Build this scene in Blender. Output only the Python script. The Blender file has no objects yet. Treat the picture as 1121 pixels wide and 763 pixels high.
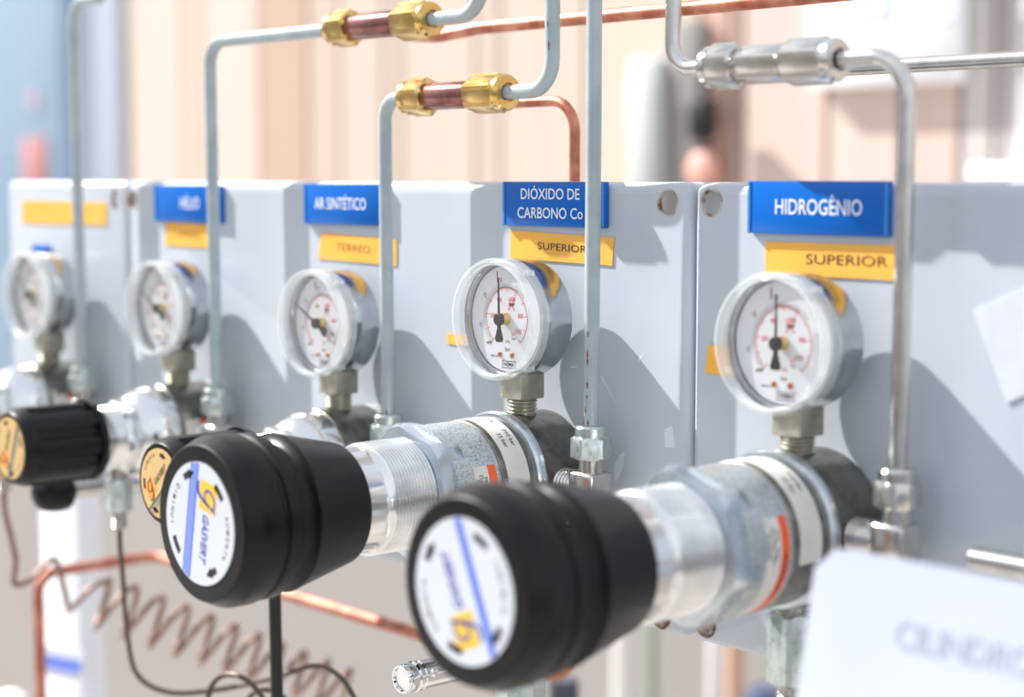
import bpy, bmesh, math, random
from mathutils import Vector, Matrix
random.seed(7)
sc = bpy.context.scene
COL = sc.collection
PI = math.pi

# ------------------------------------------------------------------ camera
F = 1962.0; W = 1121.0; H = 763.0
TH = math.atan(186.5 / F)
hx, hy = -.743, .669
_n = math.hypot(hx, hy); hx /= _n; hy /= _n
CAM = (0.47732, -0.52445, 1.5)
R_ = Vector((hy, -hx, 0)); FW = Vector((hx * math.cos(TH), hy * math.cos(TH), -math.sin(TH)))
UP = Vector((hx * math.sin(TH), hy * math.sin(TH), math.cos(TH)))
cd = bpy.data.cameras.new('camera'); cam = bpy.data.objects.new('camera', cd); COL.objects.link(cam)
cam.matrix_world = Matrix(((R_.x, UP.x, -FW.x, CAM[0]), (R_.y, UP.y, -FW.y, CAM[1]), (R_.z, UP.z, -FW.z, CAM[2]), (0, 0, 0, 1)))
cd.sensor_width = 36; cd.lens = F / W * 36; cd.clip_start = .02; cd.clip_end = 100
cd.dof.use_dof = True; cd.dof.focus_distance = .738; cd.dof.aperture_fstop = 5.6
sc.camera = cam

# ------------------------------------------------------------------ light
SUN_DIR = Vector((3.4, 1.0, -2.95))          # direction the sunlight travels
SUN_POWER = 8.2
SKY_POWER = .70
sl = bpy.data.lights.new('sun', 'SUN'); sl.energy = SUN_POWER; sl.angle = .009; sl.color = (1, .97, .93)
so = bpy.data.objects.new('sun', sl); COL.objects.link(so)
so.rotation_euler = SUN_DIR.to_track_quat('-Z', 'Y').to_euler(); so.location = (-3, -1, 4)
world = bpy.data.worlds.new('world'); sc.world = world; world.use_nodes = True
wt = world.node_tree; wt.nodes.clear()
wo = wt.nodes.new('ShaderNodeOutputWorld'); wb = wt.nodes.new('ShaderNodeBackground')
tc = wt.nodes.new('ShaderNodeTexCoord'); sx = wt.nodes.new('ShaderNodeSeparateXYZ'); wr = wt.nodes.new('ShaderNodeValToRGB')
nz = wt.nodes.new('ShaderNodeTexNoise'); nz.inputs['Scale'].default_value = 1.6; nz.inputs['Detail'].default_value = 2
ma = wt.nodes.new('ShaderNodeMath'); ma.operation = 'MULTIPLY_ADD'; ma.inputs[1].default_value = .5; ma.inputs[2].default_value = .5
mb_ = wt.nodes.new('ShaderNodeMath'); mb_.operation = 'MULTIPLY_ADD'; mb_.inputs[1].default_value = .55; mb_.inputs[2].default_value = -.27
mc = wt.nodes.new('ShaderNodeMath'); mc.operation = 'ADD'
wt.links.new(tc.outputs['Generated'], sx.inputs[0]); wt.links.new(tc.outputs['Generated'], nz.inputs['Vector'])
wt.links.new(sx.outputs['Z'], ma.inputs[0]); wt.links.new(nz.outputs['Fac'], mb_.inputs[0])
wt.links.new(ma.outputs[0], mc.inputs[0]); wt.links.new(mb_.outputs[0], mc.inputs[1]); wt.links.new(mc.outputs[0], wr.inputs[0])
cr = wr.color_ramp
cr.elements[0].position = .0; cr.elements[0].color = (.30, .28, .27, 1)
cr.elements[1].position = 1.0; cr.elements[1].color = (1.0, 1.1, 1.25, 1)
for p, c in ((.40, (.42, .40, .38, 1)), (.50, (.62, .64, .68, 1)), (.66, (1.25, 1.3, 1.38, 1))):
    e = cr.elements.new(p); e.color = c
wt.links.new(wr.outputs[0], wb.inputs[0]); wb.inputs[1].default_value = SKY_POWER
wt.links.new(wb.outputs[0], wo.inputs[0])
sc.view_settings.view_transform = 'Standard'; sc.view_settings.look = 'None'
sc.view_settings.gamma = 1; sc.view_settings.use_curve_mapping = False
sc.view_settings.exposure = 0.22


def ray(px, py):
    return FW + R_ * ((px - W / 2) / F) + UP * (-(py - H / 2) / F)


def at(px, py, n):
    """world point seen at a photo pixel, n metres in front of the panel face (plane y = -n)"""
    r = ray(px, py); t = (-n - CAM[1]) / r.y
    return Vector(CAM) + r * t


# ------------------------------------------------------------------ materials
def srgb(r, g, b):
    return tuple(((c / 255) / 12.92 if c / 255 <= .04045 else ((c / 255 + .055) / 1.055) ** 2.4) for c in (r, g, b)) + (1,)


def mat(name, col, rough=.5, metal=0, col2=None, scale=40, lo=.4, hi=.6, bump=0, bscale=None, coat=0, alpha=1, spec=.5, emit=None, stretch=None, detail=3):
    m = bpy.data.materials.new(name); m.use_nodes = True
    nt = m.node_tree; p = nt.nodes['Principled BSDF']
    p.inputs['Base Color'].default_value = col; p.inputs['Roughness'].default_value = rough
    p.inputs['Metallic'].default_value = metal; p.inputs['Coat Weight'].default_value = coat; p.inputs['Coat Roughness'].default_value = .12
    p.inputs['Alpha'].default_value = alpha; p.inputs['Specular IOR Level'].default_value = spec
    if emit: p.inputs['Emission Color'].default_value = emit[0]; p.inputs['Emission Strength'].default_value = emit[1]
    t = nt.nodes.new('ShaderNodeTexCoord'); src = t.outputs['Object']
    if stretch:
        mp = nt.nodes.new('ShaderNodeMapping'); mp.inputs['Scale'].default_value = stretch
        nt.links.new(src, mp.inputs[0]); src = mp.outputs[0]
    n = nt.nodes.new('ShaderNodeTexNoise'); n.inputs['Scale'].default_value = scale; n.inputs['Detail'].default_value = detail
    nt.links.new(src, n.inputs['Vector'])
    if col2 is not None:
        r = nt.nodes.new('ShaderNodeValToRGB')
        r.color_ramp.elements[0].position = lo; r.color_ramp.elements[0].color = col
        r.color_ramp.elements[1].position = hi; r.color_ramp.elements[1].color = col2
        nt.links.new(n.outputs['Fac'], r.inputs[0]); nt.links.new(r.outputs[0], p.inputs['Base Color'])
    if bump:
        n2 = nt.nodes.new('ShaderNodeTexNoise'); n2.inputs['Scale'].default_value = bscale or scale; n2.inputs['Detail'].default_value = 2
        nt.links.new(src, n2.inputs['Vector'])
        b = nt.nodes.new('ShaderNodeBump'); b.inputs['Strength'].default_value = bump; b.inputs['Distance'].default_value = .001
        nt.links.new(n2.outputs['Fac'], b.inputs['Height']); nt.links.new(b.outputs[0], p.inputs['Normal'])
    return m


M = {}
M['panel'] = mat('panel_paint', srgb(186, 193, 203), .32, 0, srgb(196, 203, 212), 14, .3, .7, bump=.03, bscale=60, coat=.25)
M['panel_rim'] = mat('rusty_hole_rim', srgb(196, 190, 186), .7, 0, srgb(128, 84, 60), 160, .45, .62)
M['steel'] = mat('brushed_steel', (.62, .62, .61, 1), .24, 1, (.5, .5, .49, 1), 90, .4, .6, bump=.05, bscale=300)
M['case'] = mat('gauge_case_steel', (.52, .54, .56, 1), .20, 1, (.43, .44, .46, 1), 160, .35, .65, bump=.06, bscale=500)
M['zinc'] = mat('speckled_zinc', srgb(206, 212, 214), .36, .75, srgb(158, 166, 170), 1100, .50, .62, bump=.06, bscale=900)
M['zinc_smooth'] = mat('zinc_plate', srgb(206, 214, 220), .26, .9, srgb(184, 194, 202), 120, .4, .65, bump=.04, bscale=400)
M['dark_steel'] = mat('dull_grey_steel', srgb(142, 140, 134), .30, .9, srgb(108, 106, 100), 120, .4, .65, bump=.05, bscale=400)
M['bright'] = mat('bright_aluminium', (.86, .86, .86, 1), .16, 1, (.74, .75, .76, 1), 50, .4, .6)
M['chrome'] = mat('chrome', (.82, .83, .84, 1), .06, 1)
M['nickel'] = mat('nickel', (.68, .66, .63, 1), .2, 1, (.60, .58, .55, 1), 120, .4, .6)
M['nut'] = mat('zinc_plated_nut', srgb(200, 210, 208), .3, .8, srgb(176, 188, 188), 500, .5, .66, bump=.05, bscale=400)
M['olive'] = mat('olive_nickel', srgb(192, 188, 172), .34, .7, srgb(170, 165, 148), 90, .4, .6)
M['brass'] = mat('brass', srgb(236, 204, 140), .22, 1, srgb(220, 182, 110), 90, .4, .6)
M['copper'] = mat('copper', srgb(216, 150, 126), .42, .8, srgb(178, 104, 82), 60, .42, .6, bump=.05)
M['dull_copper'] = mat('dull_copper', srgb(200, 132, 108), .55, .35, srgb(172, 104, 82), 60, .42, .6)
M['old_copper'] = mat('tarnished_copper', srgb(160, 132, 120), .5, .4, srgb(132, 104, 94), 70, .4, .6)
M['sleeve'] = mat('stained_copper_sleeve', srgb(158, 108, 104), .22, .7, srgb(128, 82, 80), 100, .4, .6)
M['tube_paint'] = mat('grey_tube_paint', srgb(158, 172, 178), .3, 0, srgb(172, 184, 188), 60, .4, .6, bump=.05, bscale=200, coat=.4)
M['chip'] = mat('chipped_paint_copper', srgb(150, 84, 62), .5, .4, srgb(112, 66, 52), 300, .4, .6)
M['black'] = mat('black_plastic', srgb(13, 13, 16), .34, 0, srgb(17, 17, 20), 60, .3, .7, bump=.03, bscale=400, spec=.28)
M['hose'] = mat('black_hose', srgb(26, 28, 30), .4)
M['dark_wire'] = mat('dark_capillary', srgb(92, 78, 70), .4, .4)
M['blue'] = mat('blue_plaque', srgb(0, 95, 186), .2, 0, srgb(0, 104, 198), 12, .35, .65, coat=.15, spec=.3)
M['blue_edge'] = mat('clear_plaque_edge', srgb(60, 134, 208), .1, 0, coat=.5)
M['white_ink'] = mat('white_letters', srgb(240, 244, 250), .5)
M['yellow'] = mat('yellow_tape', srgb(250, 184, 74), .42, 0, srgb(251, 192, 88), 20, .4, .6)
M['black_ink'] = mat('black_print', srgb(34, 32, 32), .5)
M['grey_ink'] = mat('faded_print', srgb(150, 110, 50), .6)
M['pale_ink'] = mat('pale_grey_print', srgb(170, 173, 194), .6)
M['label'] = mat('off_white_label', srgb(226, 224, 218), .5, 0, srgb(214, 211, 204), 60, .4, .6)
M['orange'] = mat('orange_stripe', srgb(240, 98, 48), .45)
M['badge_white'] = mat('white_badge', srgb(206, 211, 220), .25, coat=.3)
M['badge_tan'] = mat('tan_badge', srgb(212, 178, 118), .3, coat=.3)
M['badge_yellow'] = mat('badge_yellow', srgb(232, 190, 50), .35)
M['badge_orange'] = mat('badge_orange', srgb(246, 156, 58), .35)
M['badge_blue'] = mat('badge_blue', srgb(84, 114, 210), .35)
M['badge_navy'] = mat('badge_navy', srgb(44, 62, 176), .35)
M['dial'] = mat('dial_white', srgb(244, 246, 250), .45)
M['red'] = mat('dial_red', srgb(232, 70, 62), .5)
M['dial_screw'] = mat('copper_dial_screw', srgb(206, 132, 84), .3, .8)
M['paper'] = mat('white_paper', srgb(196, 202, 218), .6, 0, srgb(192, 198, 216), 8, .3, .7)
M['sticker'] = mat('translucent_sticker', srgb(216, 220, 230), .4, 0, srgb(208, 212, 222), 40, .4, .6)
M['ring'] = mat('clear_plastic_ring', srgb(240, 244, 244), .06, 0, alpha=.30, coat=1)
M['post'] = mat('white_post_paint', srgb(232, 236, 242), .45)
M['rail'] = mat('galvanised_rail', srgb(170, 174, 178), .4, .6)


def lens_material():
    m = bpy.data.materials.new('clear_window'); m.use_nodes = True
    nt = m.node_tree; nt.nodes.clear()
    o = nt.nodes.new('ShaderNodeOutputMaterial'); mx = nt.nodes.new('ShaderNodeMixShader')
    t = nt.nodes.new('ShaderNodeBsdfTransparent'); g = nt.nodes.new('ShaderNodeBsdfGlossy'); f = nt.nodes.new('ShaderNodeLayerWeight')
    g.inputs['Roughness'].default_value = .03; f.inputs['Blend'].default_value = .12
    nt.links.new(f.outputs['Facing'], mx.inputs[0]); nt.links.new(t.outputs[0], mx.inputs[1]); nt.links.new(g.outputs[0], mx.inputs[2])
    nt.links.new(mx.outputs[0], o.inputs[0]); return m


M['lens'] = lens_material()


# ------------------------------------------------------------------ mesh building
class MB:
    def __init__(s): s.v = []; s.f = []; s.m = []

    def add(s, vs, fs, mi=0):
        b = len(s.v); s.v += [tuple(v) for v in vs]
        for f in fs: s.f.append([b + i for i in f]); s.m.append(mi)

    def lathe(s, prof, axis='y', seg=48, mi=0, rf=None, c=(0, 0, 0), ph=0, mis=None):
        rings = []
        def P(r, h, a):
            if rf: r = min(r, rf(a))
            k, l = r * math.cos(a), r * math.sin(a)
            q = (k, -h, l) if axis == 'y' else ((k, l, h) if axis == 'z' else (h, k, l))
            return (q[0] + c[0], q[1] + c[1], q[2] + c[2])
        for r, h in prof:
            b = len(s.v)
            if r <= 1e-7: s.v.append(P(0, h, 0)); rings.append([b])
            else:
                for i in range(seg): s.v.append(P(r, h, ph + 2 * PI * i / seg))
                rings.append(list(range(b, b + seg)))
        for j in range(len(rings) - 1):
            A, B = rings[j], rings[j + 1]; mm = mis[j] if mis else mi
            for i in range(seg):
                k = (i + 1) % seg
                if len(A) == 1 and len(B) == 1: continue
                if len(A) == 1: f = [A[0], B[i], B[k]]
                elif len(B) == 1: f = [A[i], A[k], B[0]]
                else: f = [A[i], A[k], B[k], B[i]]
                s.f.append(f); s.m.append(mm)

    def box(s, x0, x1, y0, y1, z0, z1, mi=0):
        vs = [(x, y, z) for x in (x0, x1) for y in (y0, y1) for z in (z0, z1)]
        s.add(vs, [(0, 1, 3, 2), (4, 6, 7, 5), (0, 4, 5, 1), (2, 3, 7, 6), (0, 2, 6, 4), (1, 5, 7, 3)], mi)

    def poly(s, pts, place, w=0, mi=0):
        s.add([place(u, v, w) for u, v in pts], [list(range(len(pts)))], mi)

    def arcband(s, r0, r1, a0, a1, place, w=0, mi=0, k=24):
        vs = []; fs = []
        for i in range(k + 1):
            a = a0 + (a1 - a0) * i / k
            vs += [place(r0 * math.cos(a), r0 * math.sin(a), w), place(r1 * math.cos(a), r1 * math.sin(a), w)]
        for i in range(k): fs.append((2 * i, 2 * i + 1, 2 * i + 3, 2 * i + 2))
        s.add(vs, fs, mi)

    def sweep(s, pts, r, seg=16, mi=0, bend=.012, cap=True):
        P = [Vector(p) for p in pts]; path = [P[0]]
        for i in range(1, len(P) - 1):
            a = (P[i - 1] - P[i]); b = (P[i + 1] - P[i]); la, lb = a.length, b.length; a.normalize(); b.normalize()
            ang = a.angle(b)
            if ang > PI - .03 or bend <= 0: path.append(P[i]); continue
            t = min(bend / math.tan(ang / 2), la * .49, lb * .49); rr = t * math.tan(ang / 2)
            ctr = P[i] + (a + b).normalized() * (rr / math.sin(ang / 2)); s0 = P[i] + a * t - ctr; s1 = P[i] + b * t - ctr
            tot = s0.angle(s1); ax = s0.cross(s1).normalized(); N = 10
            for k in range(N + 1): path.append(ctr + Matrix.Rotation(tot * k / N, 3, ax) @ s0)
        path.append(P[-1]); s.curve(path, r, seg, mi, cap)

    def curve(s, path, r, seg=16, mi=0, cap=True):
        T = []
        for i in range(len(path)):
            T.append((path[min(i + 1, len(path) - 1)] - path[max(i - 1, 0)]).normalized())
        n = T[0].orthogonal().normalized(); rings = []
        for i, p in enumerate(path):
            n = (n - T[i] * n.dot(T[i])).normalized(); b = T[i].cross(n); base = len(s.v)
            for k in range(seg):
                a = 2 * PI * k / seg; s.v.append(tuple(p + n * (r * math.cos(a)) + b * (r * math.sin(a))))
            rings.append(list(range(base, base + seg)))
        for A, B in zip(rings, rings[1:]):
            for k in range(seg): s.f.append([A[k], A[(k + 1) % seg], B[(k + 1) % seg], B[k]]); s.m.append(mi)
        if cap:
            s.f.append(rings[0][::-1]); s.m.append(mi); s.f.append(rings[-1]); s.m.append(mi)

    def text(s, t, size, place, w=0, mi=0, sx=1, align='CENTER', shear=0, bold=0, valign='CENTER'):
        cu = bpy.data.curves.new('t', 'FONT'); cu.body = t; cu.size = size; cu.align_x = align; cu.align_y = valign
        cu.shear = shear; cu.resolution_u = 3; cu.offset = bold * size
        o = bpy.data.objects.new('t', cu); me = bpy.data.meshes.new_from_object(o)
        s.add([place(v.co.x * sx, v.co.y, w) for v in me.vertices], [list(p.vertices) for p in me.polygons], mi)
        bpy.data.objects.remove(o); bpy.data.curves.remove(cu); bpy.data.meshes.remove(me)

    def build(s, name, mats, parent=None, bevel=0, bseg=2, angle=35, smooth=True, fix=True):
        me = bpy.data.meshes.new(name); me.from_pydata(s.v, [], s.f)
        for m in (mats if isinstance(mats, (list, tuple)) else [mats]): me.materials.append(M[m] if isinstance(m, str) else m)
        me.polygons.foreach_set('material_index', s.m)
        if fix or bevel:
            bm = bmesh.new(); bm.from_mesh(me)
            if bevel:
                es = [e for e in bm.edges if len(e.link_faces) == 2 and e.calc_face_angle(0) > .6]
                bmesh.ops.bevel(bm, geom=es, offset=bevel, segments=bseg, affect='EDGES', profile=.5)
            bmesh.ops.recalc_face_normals(bm, faces=bm.faces[:]); bm.to_mesh(me); bm.free()
        if smooth:
            me.polygons.foreach_set('use_smooth', [True] * len(me.polygons)); me.set_sharp_from_angle(angle=math.radians(angle))
        o = bpy.data.objects.new(name, me); COL.objects.link(o)
        if parent: o.parent = parent
        return o


def thing(name, label, cat, loc=(0, 0, 0), group=None):
    o = bpy.data.objects.new(name, None); COL.objects.link(o); o.location = loc; o.empty_display_size = .02
    o['label'] = label; o['category'] = cat
    if group: o['group'] = group
    return o


def tag(o, label, cat, group=None):
    o['label'] = label; o['category'] = cat
    if group: o['group'] = group
    return o


def hexr(af, ph=0):
    """radius of a hexagon (across flats af) at angle a"""
    def f(a):
        d = (a - ph + PI / 6) % (PI / 3) - PI / 6
        return af / 2 / math.cos(d)
    return f


def sqr(side, ph=0):
    def f(a):
        d = (a - ph + PI / 4) % (PI / 2) - PI / 4
        return side / 2 / math.cos(d)
    return f


def nut(mb, af, h0, h1, axis, mi=0, c=(0, 0, 0), bore=0, ph=0, ch=.06):
    R = af / 2 / math.cos(PI / 6); d = (h1 - h0)
    e = (R - af / 2 * .97) * .6
    mb.lathe([(bore, h0), (af / 2 * .95, h0), (R, h0 + e), (R, h1 - e), (af / 2 * .95, h1), (bore, h1)], axis, 72, mi, hexr(af, ph), c, ph)


def thread(r, h0, h1, pitch=.0012, depth=.0006):
    p = []; k = max(2, int((h1 - h0) / pitch))
    for i in range(k):
        a = h0 + (h1 - h0) * i / k; b = (h1 - h0) / k
        p += [(r - depth, a), (r, a + b * .35), (r, a + b * .6), (r - depth, a + b * .95)]
    return p


# ------------------------------------------------------------------ setting
def structure(o): o['kind'] = 'structure'; return o


YW = 1.2
def wx(px): return at(px, 150, -YW).x
# colours of the boards of the far wall, by photo column
bands = [(-400, (250, 232, 218)), (60, (250, 232, 218)), (140, (249, 231, 217)), (200, (247, 222, 204)), (222, (250, 231, 216)), (284, (226, 194, 172)),
         (338, (236, 212, 195)), (372, (240, 221, 206)), (420, (234, 213, 196)), (440, (241, 223, 208)), (520, (236, 216, 200)),
         (548, (241, 222, 206)), (640, (242, 226, 208)), (765, (240, 198, 182)), (797, (218, 190, 178)), (812, (250, 222, 210)),
         (905, (252, 228, 216)), (985, (248, 220, 208)), (1050, (234, 226, 223)), (1086, (226, 218, 216)), (1100, (238, 232, 230))]
wallmats = []; mb = MB()
zt, zs = 2.9, 1.28
for i, (px, c) in enumerate(bands):
    x0 = wx(px); x1 = wx(bands[i + 1][0]) if i + 1 < len(bands) else 2.2
    wallmats.append(mat('wall_board', srgb(*[k * .885 for k in c]), .7, 0, srgb(*[k * .865 for k in c]), 6, .35, .65, stretch=(6, 1, .4)))
    mb.box(x0 + .004, x1 - .004, YW, YW + .03, zs, zt, i)
wallmats.append(mat('wall_groove', srgb(222, 196, 180), .8))
mb.box(wx(-400), 2.2, YW + .012, YW + .05, zs, zt, len(bands))
wallmats.append(mat('lower_wall_paint', srgb(160, 153, 149), .8, 0, srgb(164, 157, 153), 5, .3, .7))
mb.box(wx(-400), 2.2, YW + .004, YW + .05, 0, zs, len(bands) + 1)
structure(mb.build('wall_back', wallmats, bevel=0))
mb = MB(); mb.box(-8, 4, -4, YW + .05, -.05, 0)
structure(mb.build('floor', mat('concrete_floor', srgb(170, 164, 158), .8, 0, srgb(150, 146, 142), 4)))


def wall_panel(px0, py0, px1, py1, d0, d1):
    """extent of a thing on the far wall, from photo columns/rows; d0..d1 metres in front of the wall"""
    a = at(px0, py1, -(YW - d1)); b = at(px1, py0, -(YW - d1))
    return a.x, b.x, YW - d1, YW - d0, a.z, b.z


# pale blue cabinet at far left with its red signs, lavender trim beside it
x0, x1 = wx(-260), wx(88); zb = .98
t = thing('wall_cabinet', 'blurred pale blue cabinet with red marks on the far wall, upper left corner', 'cabinet', ((x0 + x1) / 2, YW, zb))
xs = t.location.x
mb = MB(); mb.box(-(x1 - x0) / 2, (x1 - x0) / 2, -.03, -.001, 0, 1.5); mb.build('housing', mat('cabinet_blue', srgb(164, 190, 214), .5, 0, srgb(172, 196, 218), 3), t, bevel=.004)
mb = MB(); mb.box(-(x1 - x0) / 2 + .01, (x1 - x0) / 2 - .01, -.036, -.03, .01, 1.49); mb.build('door', mat('cabinet_blue_door', srgb(166, 192, 216), .5, 0, srgb(174, 198, 220), 3), t, bevel=.002)
a = at(24, 192, -(YW - .04)); b = at(50, 150, -(YW - .04))
mb = MB(); mb.box(a.x - xs, b.x - xs, -.040, -.036, 1.46 - zb, b.z - zb); mb.build('warning_sign', mat('sign_red', srgb(196, 142, 142), .5), t, bevel=.001)['label'] = 'red rectangular sign on the blue cabinet'
c0 = at(36, 108, -(YW - .04)); mb = MB(); mb.lathe([(0, .036), (.020, .036), (.020, .041), (0, .041)], 'y', 32, c=(c0.x - xs, 0, c0.z - zb))
mb.build('round_sign', mat('sign_pink', srgb(206, 178, 194), .5), t)['label'] = 'round pink sign above the red one'
mb = MB(); mb.box(x1 + .005, wx(138), YW - .008, YW + .0, zs, zt)
structure(mb.build('trim_1', mat('trim_lavender', srgb(204, 211, 226), .5, 0, srgb(212, 218, 232), 5, stretch=(8, 1, .3)), bevel=.003))

# white-grey meter case and black switch on the far wall
ex = wall_panel(684, 62, 722, 196, 0, .03)
t = thing('meter_box', 'blurred pale grey upright box on the far wall, seen above the panel seam', 'box', ((ex[0] + ex[1]) / 2, YW, 1.40))
w2 = (ex[1] - ex[0]) / 2
mb = MB(); mb.box(-w2, w2, -.03, -.001, 0, ex[5] - 1.40); mb.build('housing', mat('pale_grey', srgb(194, 197, 196), .5), t, bevel=.008)
mb = MB(); mb.box(-w2 * .7, w2 * .7, -.033, -.03, .03, ex[5] - 1.43); mb.build('cover_plate', mat('pale_grey2', srgb(200, 203, 202), .5), t, bevel=.002)
ex = wall_panel(727, 22, 766, 196, 0, .02)
t = thing('switch_board', 'blurred grey board with a black switch on the far wall, right of the pale box', 'switch board', ((ex[0] + ex[1]) / 2, YW, 1.36))
w2 = (ex[1] - ex[0]) / 2; zz = 1.36
mb = MB(); mb.box(-w2, w2, -.02, -.001, 0, ex[5] - zz); mb.build('back_board', mat('board_grey', srgb(142, 138, 136), .6), t, bevel=.004)
q = at(733, 152, -(YW - .07)); q2 = at(757, 106, -(YW - .07))
mb = MB(); mb.box(q.x - t.location.x, q2.x - t.location.x, -.04, -.02, q.z - zz, q2.z - zz); mb.build('switch', mat('switch_black', srgb(22, 22, 26), .5), t, bevel=.006)['label'] = 'black switch block'
q = at(748, 186, -(YW - .06)); mb = MB(); mb.lathe([(0, .02), (.022, .02), (.022, .03), (.016, .034), (0, .034)], 'y', 32, c=(q.x - t.location.x, 0, q.z - zz))
mb.build('round_knob', mat('pink_knob', srgb(240, 180, 164), .5), t)['label'] = 'pink round knob'

# white board standing in for blown-out window light top right, and white ledge
ex = wall_panel(884, -60, 1052, 98, 0, .02)
t = thing('window_light_board', 'white board with pale blue sheets standing in for blown-out window light, upper right', 'notice board', ((ex[0] + ex[1]) / 2, YW, ex[4]))
w2 = (ex[1] - ex[0]) / 2; hh = ex[5] - ex[4]
mb = MB(); mb.box(-w2, w2, -.02, -.001, 0, hh); mb.build('board', mat('board_white', srgb(250, 250, 252), .5), t, bevel=.004)
for px0, px1, ply in ((936, 972, 20), (1030, 1052, 22)):
    q = at(px0, ply, -(YW - .02)); q2 = at(px1, -40, -(YW - .02)); mb = MB()
    mb.box(q.x - t.location.x, min(q2.x - t.location.x, w2 - .004), -.023, -.02, q.z - ex[4], q2.z - ex[4]); mb.build('blue_sheet', mat('sheet_blue', srgb(226, 234, 250), .6), t)
ex = wall_panel(1056, 178, 1330, 205, 0, .08)
t = thing('wall_shelf', 'white blurred ledge on the far wall just above the right panel', 'shelf', ((ex[0] + ex[1]) / 2, YW, ex[4]))
w2 = (ex[1] - ex[0]) / 2
mb = MB(); mb.box(-w2, w2, -.08, -.001, 0, ex[5] - ex[4]); mb.build('shelf_board', mat('ledge_white', srgb(244, 246, 250), .5), t, bevel=.006)
for k in (-.6, .6):
    mb = MB(); mb.add([(k * w2 - .006, -.002, 0), (k * w2 - .006, -.07, 0), (k * w2 - .006, -.002, -.16), (k * w2 + .006, -.002, 0), (k * w2 + .006, -.07, 0), (k * w2 + .006, -.002, -.16)],
                      [(0, 1, 2), (3, 5, 4), (0, 3, 4, 1), (1, 4, 5, 2), (0, 2, 5, 3)]); mb.build('bracket', 'post', t)

# blurred uprights low on the right, behind the panels
for nm, lab, px, wpx, colr, Y in (('drain_pipe', 'blurred white upright pipe low behind the panels, left of the green one', 682, 22, (232, 228, 226), 1.0),
                                  ('drain_pipe', 'blurred grey-green upright pipe low behind the panels, between two white ones', 714, 12, (150, 164, 148), 1.0),
                                  ('drain_pipe', 'blurred white upright pipe low behind the panels, right of the green one', 783, 16, (236, 232, 232), .95),
                                  ('drain_pipe', 'blurred tan upright pipe low behind the panels, beside the dark bottle', 804, 20, (214, 176, 150), 1.0)):
    q = at(px, 740, -Y); r = wpx / 2 * (q - Vector(CAM)).length / F
    mb = MB(); mb.lathe([(0, 0), (r, 0), (r, 1.05), (0, 1.05)], 'z', 32, 0)
    mb.lathe([(r, .70), (r * 1.18, .70), (r * 1.18, .74), (r, .74)], 'z', 32, 0)
    o = mb.build(nm, mat('pipe_col', srgb(*colr), .5)); o.location = (q.x, Y, 0); tag(o, lab, 'pipe')
q = at(842, 752, -.9); t = thing('gas_bottle', 'dark blue blurred bottle standing low behind the right panel', 'bottle', (q.x, .9, 0))
mb = MB(); mb.lathe([(0, 0), (.05, 0), (.055, .01), (.055, .78), (.045, .85), (.026, .89), (.022, .91), (0, .91)], 'z', 40); mb.build('body', mat('bottle_navy', srgb(52, 62, 84), .4), t)
mb = MB(); mb.lathe([(0, .91), (.024, .91), (.026, .925), (.026, .96), (.02, .97), (0, .97)], 'z', 32); mb.build('cap', mat('cap_blue', srgb(72, 84, 112), .4), t)

# ------------------------------------------------------------------ rack behind the panels
PB, PT = 1.3155, 1.4985     # panel bottom and top
PL = at(45, 650, -.115).x; PRr = at(86, 650, -.115).x
t = thing('rack_post', 'white square steel post under the leftmost panel with a small blue tag', 'post', ((PL + PRr) / 2, .126, 0))
w2 = (PRr - PL) / 2
mb = MB(); xt = t.location.x; mb.box(0, -.53 - xt, -.031, -.0105, 1.445, 1.465); mb.box(-.56 - xt, -.53 - xt, .0237 - .126, -.030, 1.445, 1.465); mb.build('stand_off', 'post', t, bevel=.001)
mb = MB(); mb.box(-w2, w2, -.011, .011, 0, 1.48); mb.build('tube', 'post', t, bevel=.003)
mb = MB(); mb.box(-w2, w2, -.03, .03, .0, .006); mb.build('foot_plate', 'post', t, bevel=.001)
q = [at(*p, -.1145) for p in ((48, 704), (93, 713), (93, 741), (48, 733))]; mb = MB()
mb.add([(p.x - t.location.x, p.y - t.location.y - e, p.z) for e in (0, .001) for p in q], [(0, 1, 2, 3), (7, 6, 5, 4), (0, 4, 5, 1), (1, 5, 6, 2), (2, 6, 7, 3), (3, 7, 4, 0)], 0)
qq = [Vector((p.x - t.location.x, p.y - t.location.y - .0014, p.z)) for p in q]
def bil(u, v): return qq[3].lerp(qq[2], u).lerp(qq[0].lerp(qq[1], u), v)
mb.add([bil(.06, .1), bil(.94, .1), bil(.94, .62), bil(.06, .62)], [(0, 1, 2, 3)], 1)
mb.build('tag_plate', ['badge_white', 'badge_blue'], t, smooth=False)['label'] = 'blue and white tag on the white post'
t = thing('rack_post', 'white square steel post carrying the right end of the rack', 'post', (.36, .045, 0))
mb = MB(); mb.box(-.021, .021, -.021, .021, 0, 1.48); mb.build('tube', 'post', t, bevel=.003)
mb = MB(); mb.box(-.041, .041, -.045, .045, .0, .006); mb.build('foot_plate', 'post', t, bevel=.001)
for z, lab in ((1.455, 'upper'), (1.335, 'lower')):
    mb = MB(); mb.box(-.575, .38, .0185, .0238, z - .009, z + .009)
    tag(mb.build('mounting_rail', 'rail', bevel=.0008), lab + ' steel rail running behind the grey panels', 'rail')


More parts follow.
